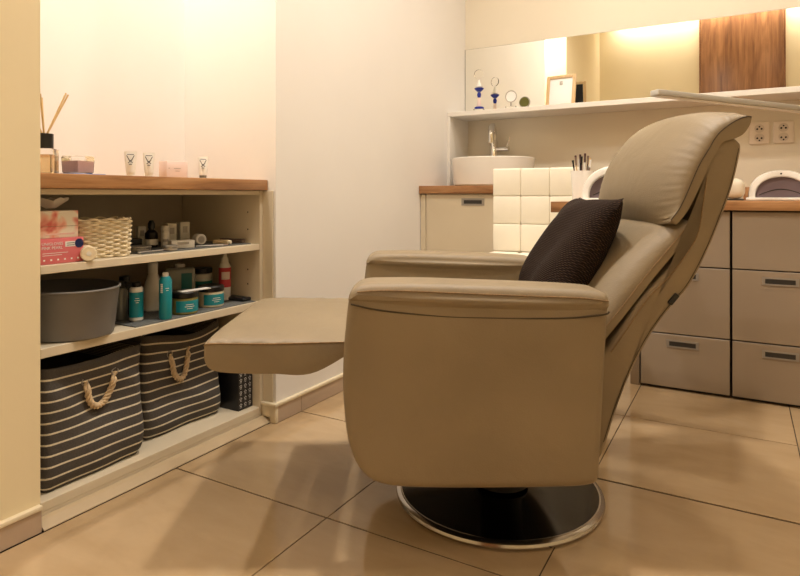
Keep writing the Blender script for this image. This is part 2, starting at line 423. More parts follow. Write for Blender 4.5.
mid = [Vector((x, seam_z(x))) for x in [-.355 + .50 * k / 40 for k in range(41)]]
if (upper[-1] - mid[0]).length > (upper[-1] - mid[-1]).length: mid.reverse()
PAD = offset_in(upper + mid, -.0015)
for sgn, y0, y1 in ((-1, -.375, -.258), (1, .258, .375)):
    bm = bmesh.new(); puffed(bm, OUT, y0, y1, .024, .008); sp_ = finish(bm, 'arm_panel', 'leather', rec, smooth=60)
    bm = bmesh.new(); puffed(bm, PAD, y0 - .0025, y1 + .0025, .022, .006); ap = finish(bm, 'arm_pad', 'leather', rec, smooth=60)
    yo = (y0 - .0035) if sgn < 0 else (y1 + .0035)
    tube('stitching', 'seam_thread', [(p.x, yo + sgn * -.001, p.y - .004) for p in spline(st_line, 50)], .0017, ap, 5)
    tube('seam', 'seam_dark', [(p.x, yo - sgn * .0005, p.y + .000) for p in spline(seamline, 50)], .0018, sp_, 5)
# seat and footrest
box('seat', 'leather', -.345, .16, -.252, .252, .325, .468, .035, rec, 4)
bm = bmesh.new()
Sm = cushion(bm, [(-.694, .446), (-.690, .462), (-.672, .473), (-.62, .476), (-.54, .475), (-.45, .472), (-.352, .468)],
             [(-.692, .446), (-.688, .455), (-.670, .459), (-.62, .459), (-.54, .459), (-.45, .461), (-.352, .463)],
             [(-.692, .444), (-.689, .424), (-.671, .402), (-.62, .395), (-.54, .394), (-.452, .396), (-.352, .452)], -.270, .272, 40, p=5.0, pleat=.0022, pf=60,
             yw=lambda t: 1 - .10 * max(0, 1 - t / .32) ** 2.4)
fr = finish(bm, 'footrest', 'leather', rec, smooth=60)
for sg in (-1, 1): tube('stitching', 'seam_thread', [(p.x, .001 + sg * (.2712 * (1 - .10 * max(0, 1 - (i / 39) / .32) ** 2.4) + .0003), p.y) for i, p in enumerate(Sm)], .0018, fr, 5)
# reclined back
front = [(.07, .28), (.11, .34), (.1435, .393), (.182, .445), (.216, .494), (.261, .560), (.317, .620), (.366, .692), (.380, .7585), (.389, .823), (.408, .874), (.428, .897)]
rear = [(.450, .905), (.468, .897), (.474, .877), (.457, .801), (.429, .722), (.399, .651), (.363, .584), (.320, .533), (.283, .483), (.253, .4295), (.227, .3737), (.2016, .305), (.182, .2425), (.166, .208), (.13, .205), (.08, .23)]
SH = spline(front + rear, 130, True)
bm = bmesh.new(); puffed(bm, SH, -.268, .268, .010, .0); sh = finish(bm, 'back_shell', 'leather', rec, smooth=50)
tube('stitching', 'seam_thread', [(p.x + .009, -.2685, p.y - .005) for p in spline(front[3:10], 60)], .0013, sh, 5)
tube('seam', 'seam_dark', [(p.x - .007, -.2685, p.y + .004) for p in spline(rear[2:-3], 60)], .0008, sh, 5)
bm = bmesh.new()
Sb = [(.06, .345), (.105, .405), (.150, .458), (.197, .515), (.235, .563), (.272, .611), (.318, .666), (.352, .706), (.367, .721)]
Bb = [(x + .010, z - .014) for x, z in Sb]
Sm = cushion(bm, [(x - a, z + b2) for (x, z), (a, b2) in zip(Sb, ((.03, .01), (.045, .03), (.052, .035), (.056, .037), (.058, .038), (.056, .036), (.05, .03), (.03, .022), (.006, .010)))], Sb, Bb, -.266, .266, p=2.6, pleat=0)
bc = finish(bm, 'back_cushion', 'leather', rec, smooth=60)
for yy in (-.2665, .2665): tube('stitching', 'seam_thread', [(p.x, yy, p.y) for p in Sm], .0014, bc, 5)
bm = bmesh.new()
Sm = cushion(bm, [(.318, .706), (.302, .722), (.292, .765), (.298, .815), (.320, .872), (.356, .926), (.402, .968), (.448, .981), (.476, .975), (.491, .957), (.492, .950)],
             [(.318, .726), (.336, .750), (.352, .782), (.366, .815), (.380, .846), (.398, .876), (.419, .910), (.446, .933), (.468, .945), (.483, .949), (.492, .948)],
             [(.330, .716), (.352, .742), (.370, .775), (.385, .808), (.399, .840), (.413, .866), (.430, .893), (.454, .901), (.474, .911), (.488, .930), (.492, .945)], -.273, .238, 60, 36, 2.1, .003, 150)
hr = finish(bm, 'headrest', 'leather', rec, smooth=60)
for yy in (-.2737, .2387): tube('seam', 'seam_dark', [(p.x, yy, p.y) for p in Sm], .0012, hr, 5)
box('recline_button', 'black_plastic', -.014, .014, -.004, .004, -.006, .006, .003, rec, loc=(.325, -.270, .555), rot=(0, R(-50), 0))
# cushion lying in the recliner
pc = bmesh.new(); N = 36; uvl = pc.loops.layers.uv.new('UVMap')
e2 = Vector((.503, 0, .864)); e1 = Vector((0, 1, 0)); nn = Vector((-.864, 0, .503)); W2, H2, T = .166, .168, .062
def pil(u, v, s):
    pin = 1 - .06 * (u * u * (1 - v * v) + 0) ; pin2 = 1 - .07 * (v * v * (1 - u * u))
    th = T * max(0, (1 - u ** 4) * (1 - v ** 4)) ** .62
    th *= 1 + .10 * math.sin(5 * u + 3 * v)
    return e1 * (W2 * u * (1 - .07 * (1 - v * v))) + e2 * (H2 * v * (1 - .07 * (1 - u * u))) + nn * (s * th)
for s in (1, -1):
    g = [[pc.verts.new(pil(-1 + 2 * i / N, -1 + 2 * j / N, s)) for i in range(N + 1)] for j in range(N + 1)]
    for j in range(N):
        for i in range(N):
            f = pc.faces.new([g[j][i], g[j][i + 1], g[j + 1][i + 1], g[j + 1][i]])
            for lp, (a, b_) in zip(f.loops, ((i, j), (i + 1, j), (i + 1, j + 1), (i, j + 1))): lp[uvl].uv = (a / N, b_ / N)
bmesh.ops.remove_doubles(pc, verts=pc.verts[:], dist=1e-5)
px, py = cw(RL + .158, RD - .040)
cu = finish(pc, 'cushion', 'dark_knit', None, (px, py, .628), (0, 0, R(29.7)), 60)
tag(cu, 'dark brown knitted cushion leaning against the recliner back', 'cushion')

# ================================================================== BACK WALL RUN
# desk drawer units
def drawer_unit(x0, x1, label, first=False):
    t = empty('drawer_cabinet', ((x0 + x1) / 2, 2.9, 0), label, 'drawer unit')
    hw = (x1 - x0) / 2 - .0015
    box('carcass', 'gap_shade', -hw, hw, -.262, .28, .0006, .7205, .001, t, 1)
    for k, (z0, z1) in enumerate(((.012, .2225), (.2275, .4945), (.4995, .716))):
        d = box('drawer', 'laminate_taupe', -hw + .003, hw - .003, -.281, -.2625, z0, z1, .0015, t, 1)
        if k < 2:
            zc = z1 - .036; xo = -.005
            h = bmesh.new()
            for a in ((-.058, .058, .009, .015), (-.058, .058, -.015, -.009), (-.058, -.048, -.009, .009), (.048, .058, -.009, .009)):
                bx(h, xo + a[0], xo + a[1], -.2835, -.2811, zc + a[2], zc + a[3])
            hd = finish(h, 'handle', 'handle_metal', d)
            box('grip_slot', 'handle_dark', xo - .0478, xo + .0478, -.2822, -.2811, zc - .0088, zc + .0088, 0, d)
    return t
drawer_unit(-.365, -.037, 'taupe three-drawer unit behind the recliner back, nearest the manicure table')
drawer_unit(-.037, .291, 'taupe three-drawer unit under the desk, below the wall sockets')
drawer_unit(.291, .619, 'taupe three-drawer unit at the far end of the desk from the manicure table')
tag(box('desk_side_panel', 'laminate_taupe', -.402, -.3665, 2.625, 3.18, .0006, .7205, .0015), 'taupe end panel standing beside the desk drawers', 'panel')
tag(box('desk_worktop', 'oak_top_x', -.42, .66, 2.602, 3.198, .7215, .758, .002), 'brown oak desk worktop over the taupe drawers', 'worktop')
# sink unit
t = empty('sink_cabinet', (-1.12, 2.92, 0), 'cream cabinet under the wash basin with one recessed handle', 'cabinet')
box('carcass', 'laminate_cream', -.266, .26, -.262, .277, .0006, .786, .001, t, 1)
box('filler', 'laminate_cream', -.267, -.240, -.281, -.263, .004, .783, .001, t, 1)
d = box('door', 'laminate_cream', -.2365, .257, -.281, -.263, .004, .783, .0015, t, 1)
h = bmesh.new(); xo, zc = .012, .747
for a in ((-.058, .058, .009, .017), (-.058, .058, -.017, -.009), (-.058, -.046, -.009, .009), (.046, .058, -.009, .009)): bx(h, xo + a[0], xo + a[1], -.2835, -.2811, zc + a[2], zc + a[3])
finish(h, 'handle', 'handle_metal', d); box('grip_slot', 'handle_dark', xo - .0458, xo + .0458, -.2822, -.2811, zc - .0088, zc + .0088, 0, d)
tag(box('sink_worktop', 'oak_top_x', -1.3885, -.845, 2.622, 3.198, .7868, .825, .002), 'brown oak worktop under the white wash basin', 'worktop')
t = empty('wash_basin', (-1.108, 2.90, .8256), 'round white ceramic vessel basin on the oak worktop', 'basin')
lathe('bowl', 'ceramic', [(0, 0), (.188, 0), (.198, .006), (.203, .05), (.211, .128), (.2125, .138), (.210, .141), (.205, .139), (.190, .10), (.16, .04), (.05, .022), (0, .021)], t, 64)
lathe('drain', 'chrome', [(0, .0215), (.022, .0225), (.022, .025), (0, .027)], t, 20)
t = empty('basin_tap', (-1.196, 3.145, .8256), 'tall chrome mixer tap behind the white basin', 'tap')
lathe('body', 'chrome', [(0, 0), (.028, 0), (.028, .006), (.021, .012), (.021, .25), (.017, .26), (0, .261)], t, 24)
arc = [(0, 0, .238)] + [(0 + .012 * (1 - math.cos(a)), -.05 * (1 - math.cos(a)), .275 + .055 * math.sin(a)) for a in [i / 10 * math.pi for i in range(11)]] + [(.024, -.10, .235)]
tube('spout', 'chrome', arc, .0175, t, 12)
tube('lever_arm', 'chrome', [(.012, 0, .207), (.090, -.01, .207)], .014, t, 12)
tube('lever', 'chrome', [(.080, -.01, .215), (.088, -.012, .24), (.096, -.014, .268)], .005, t, 8)
# wall shelf with its end panel
t = empty('wall_shelf', (-.4, 3.075, 0), 'long white wall shelf below the mirror', 'shelf')
box('board', 'laminate_white', -.9895, 1.2, -.125, .124, 1.203, 1.2275, .0015, t, 1)
box('end_panel', 'laminate_white', -.9895, -.972, -.125, .124, .8255, 1.2025, .0015, t, 1)
t = empty('wall_mirror', (-.4, 3.197, 1.236), 'long frameless mirror on the wall above the shelf', 'mirror')
box('backing', 'handle_dark', -.9865, 1.2, -.002, .002, 0, .378, 0, t)
box('glass_pane', 'mirror_glass', -.9865, 1.2, -.006, -.0021, .0, .378, 0, t)
box('edge_strip', 'handle_dark', -.9885, -.9868, -.0062, .002, 0, .379, 0, t)
box('edge_strip', 'lamp_grey', -.9865, 1.2, -.0062, .002, .3782, .3796, 0, t)
# sockets
def socket(x, label):
    t = empty('wall_socket', (x, 3.1995, 1.062), label, 'socket')
    box('plate', 'socket_plastic', -.040, .040, -.010, 0, -.050, .050, .004, t, 3)
    for dz in (.021, -.021):
        lathe('outlet_cup', 'socket_shade', [(.0195, -.0005), (.0195, .0012), (.0165, .0012), (.0160, .0003), (0, .0003)], t, 24, (0, -.0101, dz), (R(90), 0, 0))
        for dx, dd, r in ((-.0085, 0, .0042), (.0085, 0, .0042), (0, .010, .0036)):
            lathe('pin_hole', 'gap_dark', [(0, 0), (r, 0), (r, .001), (0, .001)], t, 10, (dx, -.0105, dz + (dd if dz > 0 else -dd) - .002), (R(90), 0, 0))
socket(.068, 'pale double wall socket, the one closer to the recliner headrest')
socket(.161, 'pale double wall socket, the one farther from the recliner headrest')

# trophies and frame on the wall shelf
ZS = 1.228
t = empty('trophy', (-1.252, 3.07, ZS), 'small blue and white trophy with clear disc on the wall shelf', 'trophy')
box('clear_block', 'glass', -.028, .028, -.02, .02, 0, .022, .002, t)
q = .0222
lathe('base', 'cobalt', [(0, q), (.026, q), (.026, q + .010), (.02, q + .013), (0, q + .013)], t, 20)
lathe('stem', 'pink_card', [(0, q + .0131), (.012, q + .0131), (.009, q + .05), (.009, q + .062), (0, q + .062)], t, 16)
lathe('bead', 'cobalt', [(0, q + .0621), (.008, q + .064), (.012, q + .078), (.008, q + .092), (0, q + .094)], t, 16)
lathe('cup', 'cobalt', [(0, q + .0941), (.010, q + .095), (.024, q + .108), (.026, q + .114), (.021, q + .113), (0, q + .112)], t, 20)
lathe('finial', 'white_plastic', [(0, q + .1205), (.020, q + .121), (.012, q + .135), (.006, q + .155), (0, q + .165)], t, 16)
lathe('clear_disc', 'glass', [(0, -.004), (.026, -.004), (.028, 0), (.026, .004), (0, .004)], t, 24, (0, 0, q + .19), (R(90), 0, R(15)))
t = empty('round_award', (-1.072, 3.075, ZS), 'small round glass award in a metal ring on the wall shelf', 'award')
box('foot', 'glass', -.028, .028, -.012, .012, 0, .026, .003, t)
tube('post', 'tin_silver', [(0, 0, .0262), (0, 0, .046)], .004, t, 8)
tube('ring', 'tin_silver', [(.030 * math.cos(a), 0, .078 + .030 * math.sin(a)) for a in [i / 28 * 2 * math.pi for i in range(28)]], .0025, t, 8, True)
lathe('plaque', 'paper', [(0, -.002), (.027, -.002), (.027, 0), (0, 0)], t, 28, (0, 0, .078), (R(90), 0, 0))
lathe('plaque_back', 'olive', [(0, -.002), (.027, -.002), (.027, -.0003), (0, -.0003)], t, 28, (0, .0035, .078), (R(90), 0, 0))
t = empty('picture_frame', (-.808, 3.065, ZS), 'light wooden frame with a white certificate on the wall shelf', 'picture frame')
ti = R(-9)
pf = bpy.data.objects.new('frame', None)
def fpart(name, mat, a, par=None): return box(name, mat, *a, .002, t, 2, rot=(ti, 0, R(-6)))
for a in ((-.076, -.060, -.008, .008, .0, .168), (.060, .076, -.008, .008, .0, .168), (-.060, .060, -.008, .008, 0, .016), (-.060, .060, -.008, .008, .152, .168)): fpart('frame_bar', 'frame_wood', a)
fpart('certificate', 'paper', (-.060, .060, -.002, 0, .016, .152)); fpart('back_board', 'black_card', (-.060, .060, .001, .006, .016, .152))
fpart('emblem', 'tin_silver', (-.008, .008, -.0028, -.0021, .118, .136))

# white tufted chair
t = empty('salon_chair', (-.753, 2.475, 0), 'white tufted leather salon chair in front of the sink cabinet', 'chair', R(4))
bw, bh = .121, .118
box('back_board', 'white_leather', -.1815, .1815, .012, .05, .50, .893, .012, t, 3)
bm = bmesh.new(); bx(bm, -bw / 2, bw / 2, -.022, .0115, -bh / 2, bh / 2, .006, 3)
for v in bm.verts:
    if v.co.y < -.021: v.co.y -= .006 * (1 - (v.co.x / (bw / 2)) ** 2) * (1 - (v.co.z / (bh / 2)) ** 2)
bmesh.ops.translate(bm, verts=bm.verts[:], vec=(-bw, 0, .893 - bh / 2)); tf = finish(bm, 'back_tuft', 'white_leather', t)
for i in range(3):
    for j in range(3):
        if i or j: o = link(tf.data, 'back_tuft', t, (bw * i, 0, -bh * j))
for i in range(3):
    for j in range(3): box('seat_tuft', 'white_leather', -bw * 1.5 + bw * i + .0005, -bw * .5 + bw * i - .0005, -.36 + .112 * j, -.249 + .112 * j, .502, .54, .012, t, 3)
box('seat_board', 'white_leather', -.1815, .1815, -.36, -.03, .46, .5015, .012, t, 3)
lathe('gas_lift', 'chrome', [(0, .06), (.025, .06), (.025, .3), (.016, .3), (.016, .459), (0, .459)], t, 16, (0, -.18, 0))
for k in range(5):
    a = R(72 * k + 20); dx, dy = math.cos(a), math.sin(a)
    lg = tube('base_arm', 'chrome', [(.02 * dx, -.18 + .02 * dy, .085), (.20 * dx, -.18 + .20 * dy, .062)], .014, t, 8)
    lathe('castor', 'black_plastic', [(0, -.012), (.018, -.012), (.022, -.008), (.022, .008), (.018, .012), (0, .012)], lg, 14, (.19 * dx, -.18 + .19 * dy, .0235), (R(90), 0, a))

# manicure table (its corner shows between the tufted chair and the cushion)
t = empty('manicure_table', (-.35, 2.145, 0), 'narrow oak-topped manicure table between the recliner and the white tufted chair', 'table')
box('table_top', 'oak_top_x', -.206, .23, -.155, .155, .722, .758, .002, t)
box('apron', 'laminate_cream', -.19, .20, -.09, .09, .66, .7215, .002, t)
box('pedestal', 'laminate_cream', -.18, -.06, -.06, .05, .0205, .6595, .004, t)
box('foot_plate', 'laminate_cream', -.22, -.055, -.12, .08, .0006, .020, .004, t)
ZD = .7585
def nail_lamp(loc, rz, label, sc=1.0):
    t = empty('nail_lamp', loc, label, 'nail lamp', rz)
    W, H, D = .112 * sc, .108 * sc, .19 * sc
    def arch(w, h, n=24): return [(w * math.cos(math.pi * i / n), h * math.sin(math.pi * i / n) ** .8 if 0 < i < n else 0) for i in range(n + 1)]
    bm = bmesh.new(); rows = []
    for y, w_, h_ in ((.012, .77, .74), (0, .79, .77), (-.001, .83, .82), (0.004, .97, .96), (.016, 1, 1), (D * .6, 1.0, .98), (D * .9, .93, .88), (D, .8, .7), (D + .004, .3, .3)):
        rows.append([bm.verts.new((x, y, z + .012 * sc)) for x, z in arch(W * w_, H * w_ if False else H * h_)])
    for a, b_ in zip(rows, rows[1:]):
        for i in range(24): bm.faces.new([a[i], a[i + 1], b_[i + 1], b_[i]])
    bm.faces.new(rows[-1]); finish(bm, 'housing', 'white_plastic', t, smooth=50)
    bm = bmesh.new(); A = [bm.verts.new((x, .0125, z + .0125 * sc)) for x, z in arch(W * .77, H * .74)]; B = [bm.verts.new((x, .03, z + .0125 * sc)) for x, z in arch(W * .77, H * .74)]
    bm.faces.new(A); bm.faces.new(B)
    for i in range(24): bm.faces.new([A[i], A[i + 1], B[i + 1], B[i]])
    bm.faces.new([A[0], A[-1], B[-1], B[0]]); fi = finish(bm, 'chamber', 'purple_inner', t)
    tube('chamber_lip', 'gap_dark', [(W * .66 * (-1 + 2 * i / 16), .0122, .022 * sc + .022 * sc * math.sin(math.pi * i / 16)) for i in range(17)], .0016, t, 6)
    lathe('button', 'handle_dark', [(0, 0), (.0035, 0), (.0035, .0015), (0, .002)], t, 10, (0, .0005, H * .86 + .012 * sc), (R(90), 0, 0))
    box('base_tray', 'white_plastic', -W * 1.06, W * 1.06, -.03, D + .01, 0, .0118 * sc, .004, t)
    return t
nail_lamp((.132, 2.775, ZD), R(-3), 'white arched nail lamp with purple chamber on the desk below the sockets')
nail_lamp((-.356, 2.03, ZD), R(0), 'white arched nail lamp on the manicure table beside the brush cup', .98)
t = empty('hand_rest', (-.022, 2.79, ZD), 'white rounded padded hand rest on the desk behind the recliner', 'hand rest')
bm = bmesh.new(); bx(bm, -.045, .032, -.06, .06, .006, .088, .030, 5); finish(bm, 'pad', 'white_leather', t); box('foot', 'handle_dark', -.04, .028, -.05, .05, 0, .0058, .002, t)
tag(box('wooden_block', 'oak_top', -.008, .016, -.02, .02, 0, .055, .002, loc=(.012, 2.95, ZD)), 'small brown wooden block between hand rest and nail lamp', 'block')
t = empty('brush_cup', (-.512, 2.252, ZD), 'white cup full of makeup brushes beside the nail lamp', 'cup')
lathe('cup', 'ceramic', [(0, 0), (.030, 0), (.034, .003), (.041, .105), (.0415, .110), (.038, .109), (.031, .008), (0, .006)], t, 32)
mm_ = ['maroon', 'brush_ferrule', 'frame_wood', 'print_white', 'black_plastic', 'maroon', 'brush_ferrule', 'print_white', 'maroon', 'black_plastic', 'brush_ferrule']
for k in range(11):
    a = k * 2.4; r0 = .02; tx, ty = -.034 + .0068 * k, .016 * math.sin(a); h = .150 + .026 * ((k * 37 % 10) / 10)
    b0 = Vector((tx * .45, ty * .6, .010)); b1 = Vector((tx, ty, h)); dv = (b1 - b0)
    p = tube('brush', mm_[k], [b0, b0 + dv * .8], .0026, t, 6)
    tube('tip', mm_[(k + 4) % 11], [b0 + dv * .8, b0 + dv * .9, b1], .003, p, 6, rfun=lambda q: .0032 if q < .6 else .0044)
# LED arm lamp
t = empty('desk_lamp', (.355, 3.05, ZD), 'slim grey desk lamp with long straight arm over the desk', 'lamp')
lathe('base', 'lamp_grey', [(0, 0), (.075, 0), (.078, .004), (.075, .016), (.02, .02), (0, .02)], t, 32)
tube('pole', 'lamp_grey', [(0, 0, .0205), (0, 0, .36)], .010, t, 12)
P0 = Vector((.01, .01, 1.113 - ZD)); P1 = Vector((-.281 - .355, 2.372 - 3.05, 1.154 - ZD)); dirv = (P1 - P0).normalized(); L_ = (P1 - P0).length
bm = bmesh.new(); bx(bm, 0, L_, -.022, .022, -.010, .012, .004, 2)
hd = finish(bm, 'lamp_head', 'lamp_grey', t, P0); hd.rotation_euler = dirv.to_track_quat('X', 'Z').to_euler()
box('diffuser', 'white_plastic', .02, L_ - .02, -.016, .016, -.0125, -.0102, 0, hd)

# ================================================================== NICHE CONTENTS
# --- on the worktop
t = empty('reed_diffuser', (-1.55, .882, ZW), 'square glass reed diffuser with black cap and wooden reeds on the niche worktop', 'diffuser', R(40))
box('bottle', 'glass', -.026, .026, -.026, .026, 0, .066, .003, t); box('liquid', 'amber', -.022, .022, -.022, .022, .004, .050, .002, t)
lathe('cap', 'black_plastic', [(0, .0665), (.021, .0665), (.021, .104), (.007, .104), (.007, .07), (0, .07)], t, 24)
for k, (dx, dy, h) in enumerate(((.030, .028, .215), (.036, .022, .21), (-.012, .02, .20), (-.03, -.01, .19), (.004, -.03, .2))):
    tube('reed', 'reed_wood', [(dx * -.1, dy * -.1, .075), (dx * .15, dy * .15, .104), (dx * 1.3, dy * 1.3, h)], .0022, t, 6)
t = empty('square_candle', (-1.56, .978, ZW), 'pink wax candle in a low square glass on the niche worktop', 'candle', R(12))
box('tray', 'tray_blue', -.05, .05, -.062, .045, 0, .0045, .001, t)
bm = bmesh.new(); bmesh.ops.create_cube(bm, size=1)
for v in bm.verts: k = 1.0 if v.co.z > 0 else .92; v.co = Vector((v.co.x * .060 * k, v.co.y * .060 * k, .005 + (v.co.z + .5) * .047))
bmesh.ops.bevel(bm, geom=bm.edges[:], offset=.003, segments=2, affect='EDGES'); finish(bm, 'glass_cup', 'glass', t)
bm = bmesh.new(); bmesh.ops.create_cube(bm, size=1)
for v in bm.verts: k = 1.0 if v.co.z > 0 else .93; v.co = Vector((v.co.x * .053 * k, v.co.y * .053 * k, .009 + (v.co.z + .5) * .030))
finish(bm, 'wax', 'candle_wax', t)
def cream_tube(x, y, rz, label):
    t = empty('cream_tube', (x, y, ZW), label, 'tube', rz)
    lathe('screw_cap', 'bottle_grey' if 'grey cap' in label else 'bottle_white', [(0, 0), (.0115, 0), (.0115, .012), (0, .012)], t, 16)
    bm = bmesh.new(); rows = []
    for z, a, b_ in ((.0122, .013, .013), (.02, .0135, .0132), (.045, .0155, .0095), (.068, .017, .002), (.074, .017, .0015)):
        rows.append([bm.verts.new((b_ * math.cos(2 * math.pi * i / 20), a * math.sin(2 * math.pi * i / 20), z)) for i in range(20)])
    for p, q in zip(rows, rows[1:]):
        for i in range(20): bm.faces.new([p[i], p[(i + 1) % 20], q[(i + 1) % 20], q[i]])
    bm.faces.new(rows[0]); bm.faces.new(rows[-1]); finish(bm, 'body', 'bottle_white', t)
    mk = [((.0105, -.010, .062), (.0125, -.002, .046)), ((.0105, .010, .062), (.0125, .002, .046)), ((.0075, -.009, .065), (.0075, .009, .065)), ((.0130, -.006, .040), (.0130, .006, .052)), ((.0130, .006, .040), (.0130, -.006, .052)), ((.0138, -.004, .036), (.0138, .004, .036))]
    for a, b_ in mk: tube('printed_mark', 'handle_dark', [a, b_], .0011, t, 5)
cream_tube(-1.545, 1.128, R(-40), 'white cream tube with dark emblem on the worktop, nearest the pink candle')
cream_tube(-1.545, 1.190, R(-40), 'white cream tube with dark emblem on the worktop, just before the pale pink box')
cream_tube(-1.545, 1.397, R(-40), 'white cream tube with grey cap on the worktop, past the pale pink box')
t = empty('pink_box', (-1.56, 1.287, ZW), 'small pale pink card box on the niche worktop', 'box', R(-4))
box('carton', 'pink_card', -.02, .02, -.034, .042, 0, .053, .001, t)
for a in ((-.008, .016, .030), (-.004, .012, .022), (-.028, -.023, .030)): box('printed_line', 'brush_ferrule', .0201, .0205, a[0], a[1], a[2], a[2] + .0012, 0, t)

# --- upper shelf
t = empty('glove_box', (-1.515, .884, Z1), 'red-pink disposable glove box lying on the upper niche shelf', 'box')
box('carton', 'glove_pink', -.06, .055, -.066, .046, 0, .062, .0015, t)
FR = (R(90), 0, R(90))
text_mesh('UNIGLOVES', .0098, 'print_white', 'lettering', t, (.0554, -.060, .046), FR); text_mesh('PINK PEARL', .0098, 'print_white', 'lettering', t, (.0554, -.060, .036), FR)
box('white_label', 'print_white',   .0551, .0556, -.002, .026, .040, .053, 0, t)
for z in (.048, .043): box('label_line', 'handle_dark', .0557, .0559, .002, .022, z, z + .0015, 0, t)
lathe('round_sticker', 'navy', [(0, 0), (.0115, 0), (.0115, .0007), (0, .0007)], t, 24, (.0552, .034, .047), (R(90), 0, R(90)))
for z, y1 in ((.026, .005), (.021, -.01)): box('print_line', 'print_white', .0551, .0555, -.058, y1, z, z + .0012, 0, t)
for k in range(6): box('print_icon', 'print_white', .0551, .0555, -.056 + .017 * k, -.0515 + .017 * k, .008, .012, 0, t)
t = empty('tissue_box', (-1.518, .880, Z1 + .0625), 'cream tissue box with red watercolour print on top of the glove box', 'tissue box')
box('carton', 'watercolour_card', -.055, .052, -.060, .040, 0, .067, .0015, t)
box('brown_band', 'candle_wax', .0521, .0525, -.045, .03, .008, .0115, 0, t); box('fold_line', 'seam_thread', .0521, .0524, -.059, .039, .0285, .0293, 0, t)
bm = bmesh.new(); n = 22
rows = [[bm.verts.new((.030 * (q ** .8) * math.cos(2 * math.pi * i / n) * (1 + .35 * math.sin(3 * 2 * math.pi * i / n + q * 3)) * .7, .042 * (q ** .8) * math.sin(2 * math.pi * i / n) * (1 + .35 * math.sin(4 * 2 * math.pi * i / n)), .0675 + .028 * q + .005 * math.sin(5 * 2 * math.pi * i / n) * q)) for i in range(n)] for q in (.15, .3, .55, .8, 1.0)]
for a, b_ in zip(rows, rows[1:]):
    for i in range(n): bm.faces.new([a[i], a[(i + 1) % n], b_[(i + 1) % n], b_[i]])
finish(bm, 'tissue', 'tissue', t, smooth=80)
# woven basket
t = empty('woven_basket', (-1.545, 1.022, Z1), 'cream woven rope basket on the upper niche shelf', 'basket', R(-12))
def rrect(hx, hy, r, n):
    out = []
    per = [(hx - r, hy - r, 0), (-hx + r, hy - r, 90), (-hx + r, -hy + r, 180), (hx - r, -hy + r, 270)]
    for cx, cy, a0 in per:
        for i in range(6): a = R(a0 + 90 * i / 5); out.append(Vector((cx + r * math.cos(a), cy + r * math.sin(a))))
    res = []; L = [0]
    for i in range(len(out)): L.append(L[-1] + (out[(i + 1) % len(out)] - out[i]).length)
    for k in range(n):
        d = L[-1] * k / n; i = max(j for j in range(len(out)) if L[j] <= d); u = (d - L[i]) / max(1e-6, L[i + 1] - L[i])
        res.append(out[i].lerp(out[(i + 1) % len(out)], u))
    return res
NW = 168; stakes = 24; rowsN = 17
for j in range(rowsN):
    g = 1 + .05 * j / rowsN; base = rrect(.060 * g, .067 * g, .022, NW); pts = []
    for k, p in enumerate(base):
        t2 = (base[(k + 1) % NW] - base[k - 1]).normalized(); nrm = Vector((t2.y, -t2.x)); ph = math.cos(math.pi * stakes * k / NW + math.pi * j)
        q = p + nrm * (.0040 * ph + .0015); z = .004 + j * .0061 + (.0022 * math.cos(2 * math.pi * stakes / 2 * k / NW) if j == rowsN - 1 else 0)
        pts.append((q.x, q.y, z))
    tube('strand', 'weave', pts, .0034, t, 6, True)
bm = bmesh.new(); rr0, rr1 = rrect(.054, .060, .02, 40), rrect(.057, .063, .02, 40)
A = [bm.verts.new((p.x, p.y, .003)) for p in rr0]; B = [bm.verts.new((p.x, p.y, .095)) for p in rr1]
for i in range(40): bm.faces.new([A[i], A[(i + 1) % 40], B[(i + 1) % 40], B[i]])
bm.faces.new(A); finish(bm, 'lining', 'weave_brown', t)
t = empty('cotton_roll', (-1.458, .940, Z1 + .0195), 'small round cream roll lying before the woven basket', 'roll', R(-25))
lathe('roll', 'weave', [(0, -.02), (.017, -.02), (.019, -.018), (.019, .018), (.017, .02), (0, .02)], t, 28, (0, 0, 0), (0, R(90), 0))
lathe('core', 'bottle_white', [(0, .0201), (.006, .0201), (.006, .0206), (0, .0206)], t, 16, (0, 0, 0), (0, R(90), 0))
tag(box('shelf_liner', 'mat_grey', -1.80, -1.475, 1.115, 1.545, Z1, Z1 + .002), 'grey liner mat on the upper niche shelf', 'mat')
ZL = Z1 + .0025
def bottle(name, x, y, z, prof, mat, label, cat, cap=None, capm='black_plastic', bands=(), seg=28, sx=1, sy=1, rz=0):
    t = empty(name, (x, y, z), label, cat, rz)
    bm = bmesh.new(); lathe_bm(bm, prof, seg, (0, 0), sx, sy); finish(bm, 'body', mat, t)
    if cap: bm = bmesh.new(); lathe_bm(bm, cap, seg, (0, 0), sx, sy); finish(bm, 'cap', capm, t)
    for r, z0, z1, a0, a1, bmname, nm in bands:
        bm = bmesh.new(); n = 18; rows = []
        for rr, zz in ((r, z0), (r + .0006, z0), (r + .0006, z1), (r, z1)):
            rows.append([bm.verts.new((sx * rr * math.cos(R(a0 + (a1 - a0) * i / n)), sy * rr * math.sin(R(a0 + (a1 - a0) * i / n)), zz)) for i in range(n + 1)])
        for q in range(4):
            A, B = rows[q], rows[(q + 1) % 4]
            for i in range(n): bm.faces.new([A[i], A[i + 1], B[i + 1], B[i]])
        finish(bm, nm, bmname, t)
    return t
CY = lambda r, h, e=.002: [(0, 0), (r - e, 0), (r, e), (r, h - e), (r - e, h), (0, h)]
CP = lambda r, z0, z1: [(0, z0), (r, z0), (r, z1 - .002), (r - .002, z1), (0, z1)]
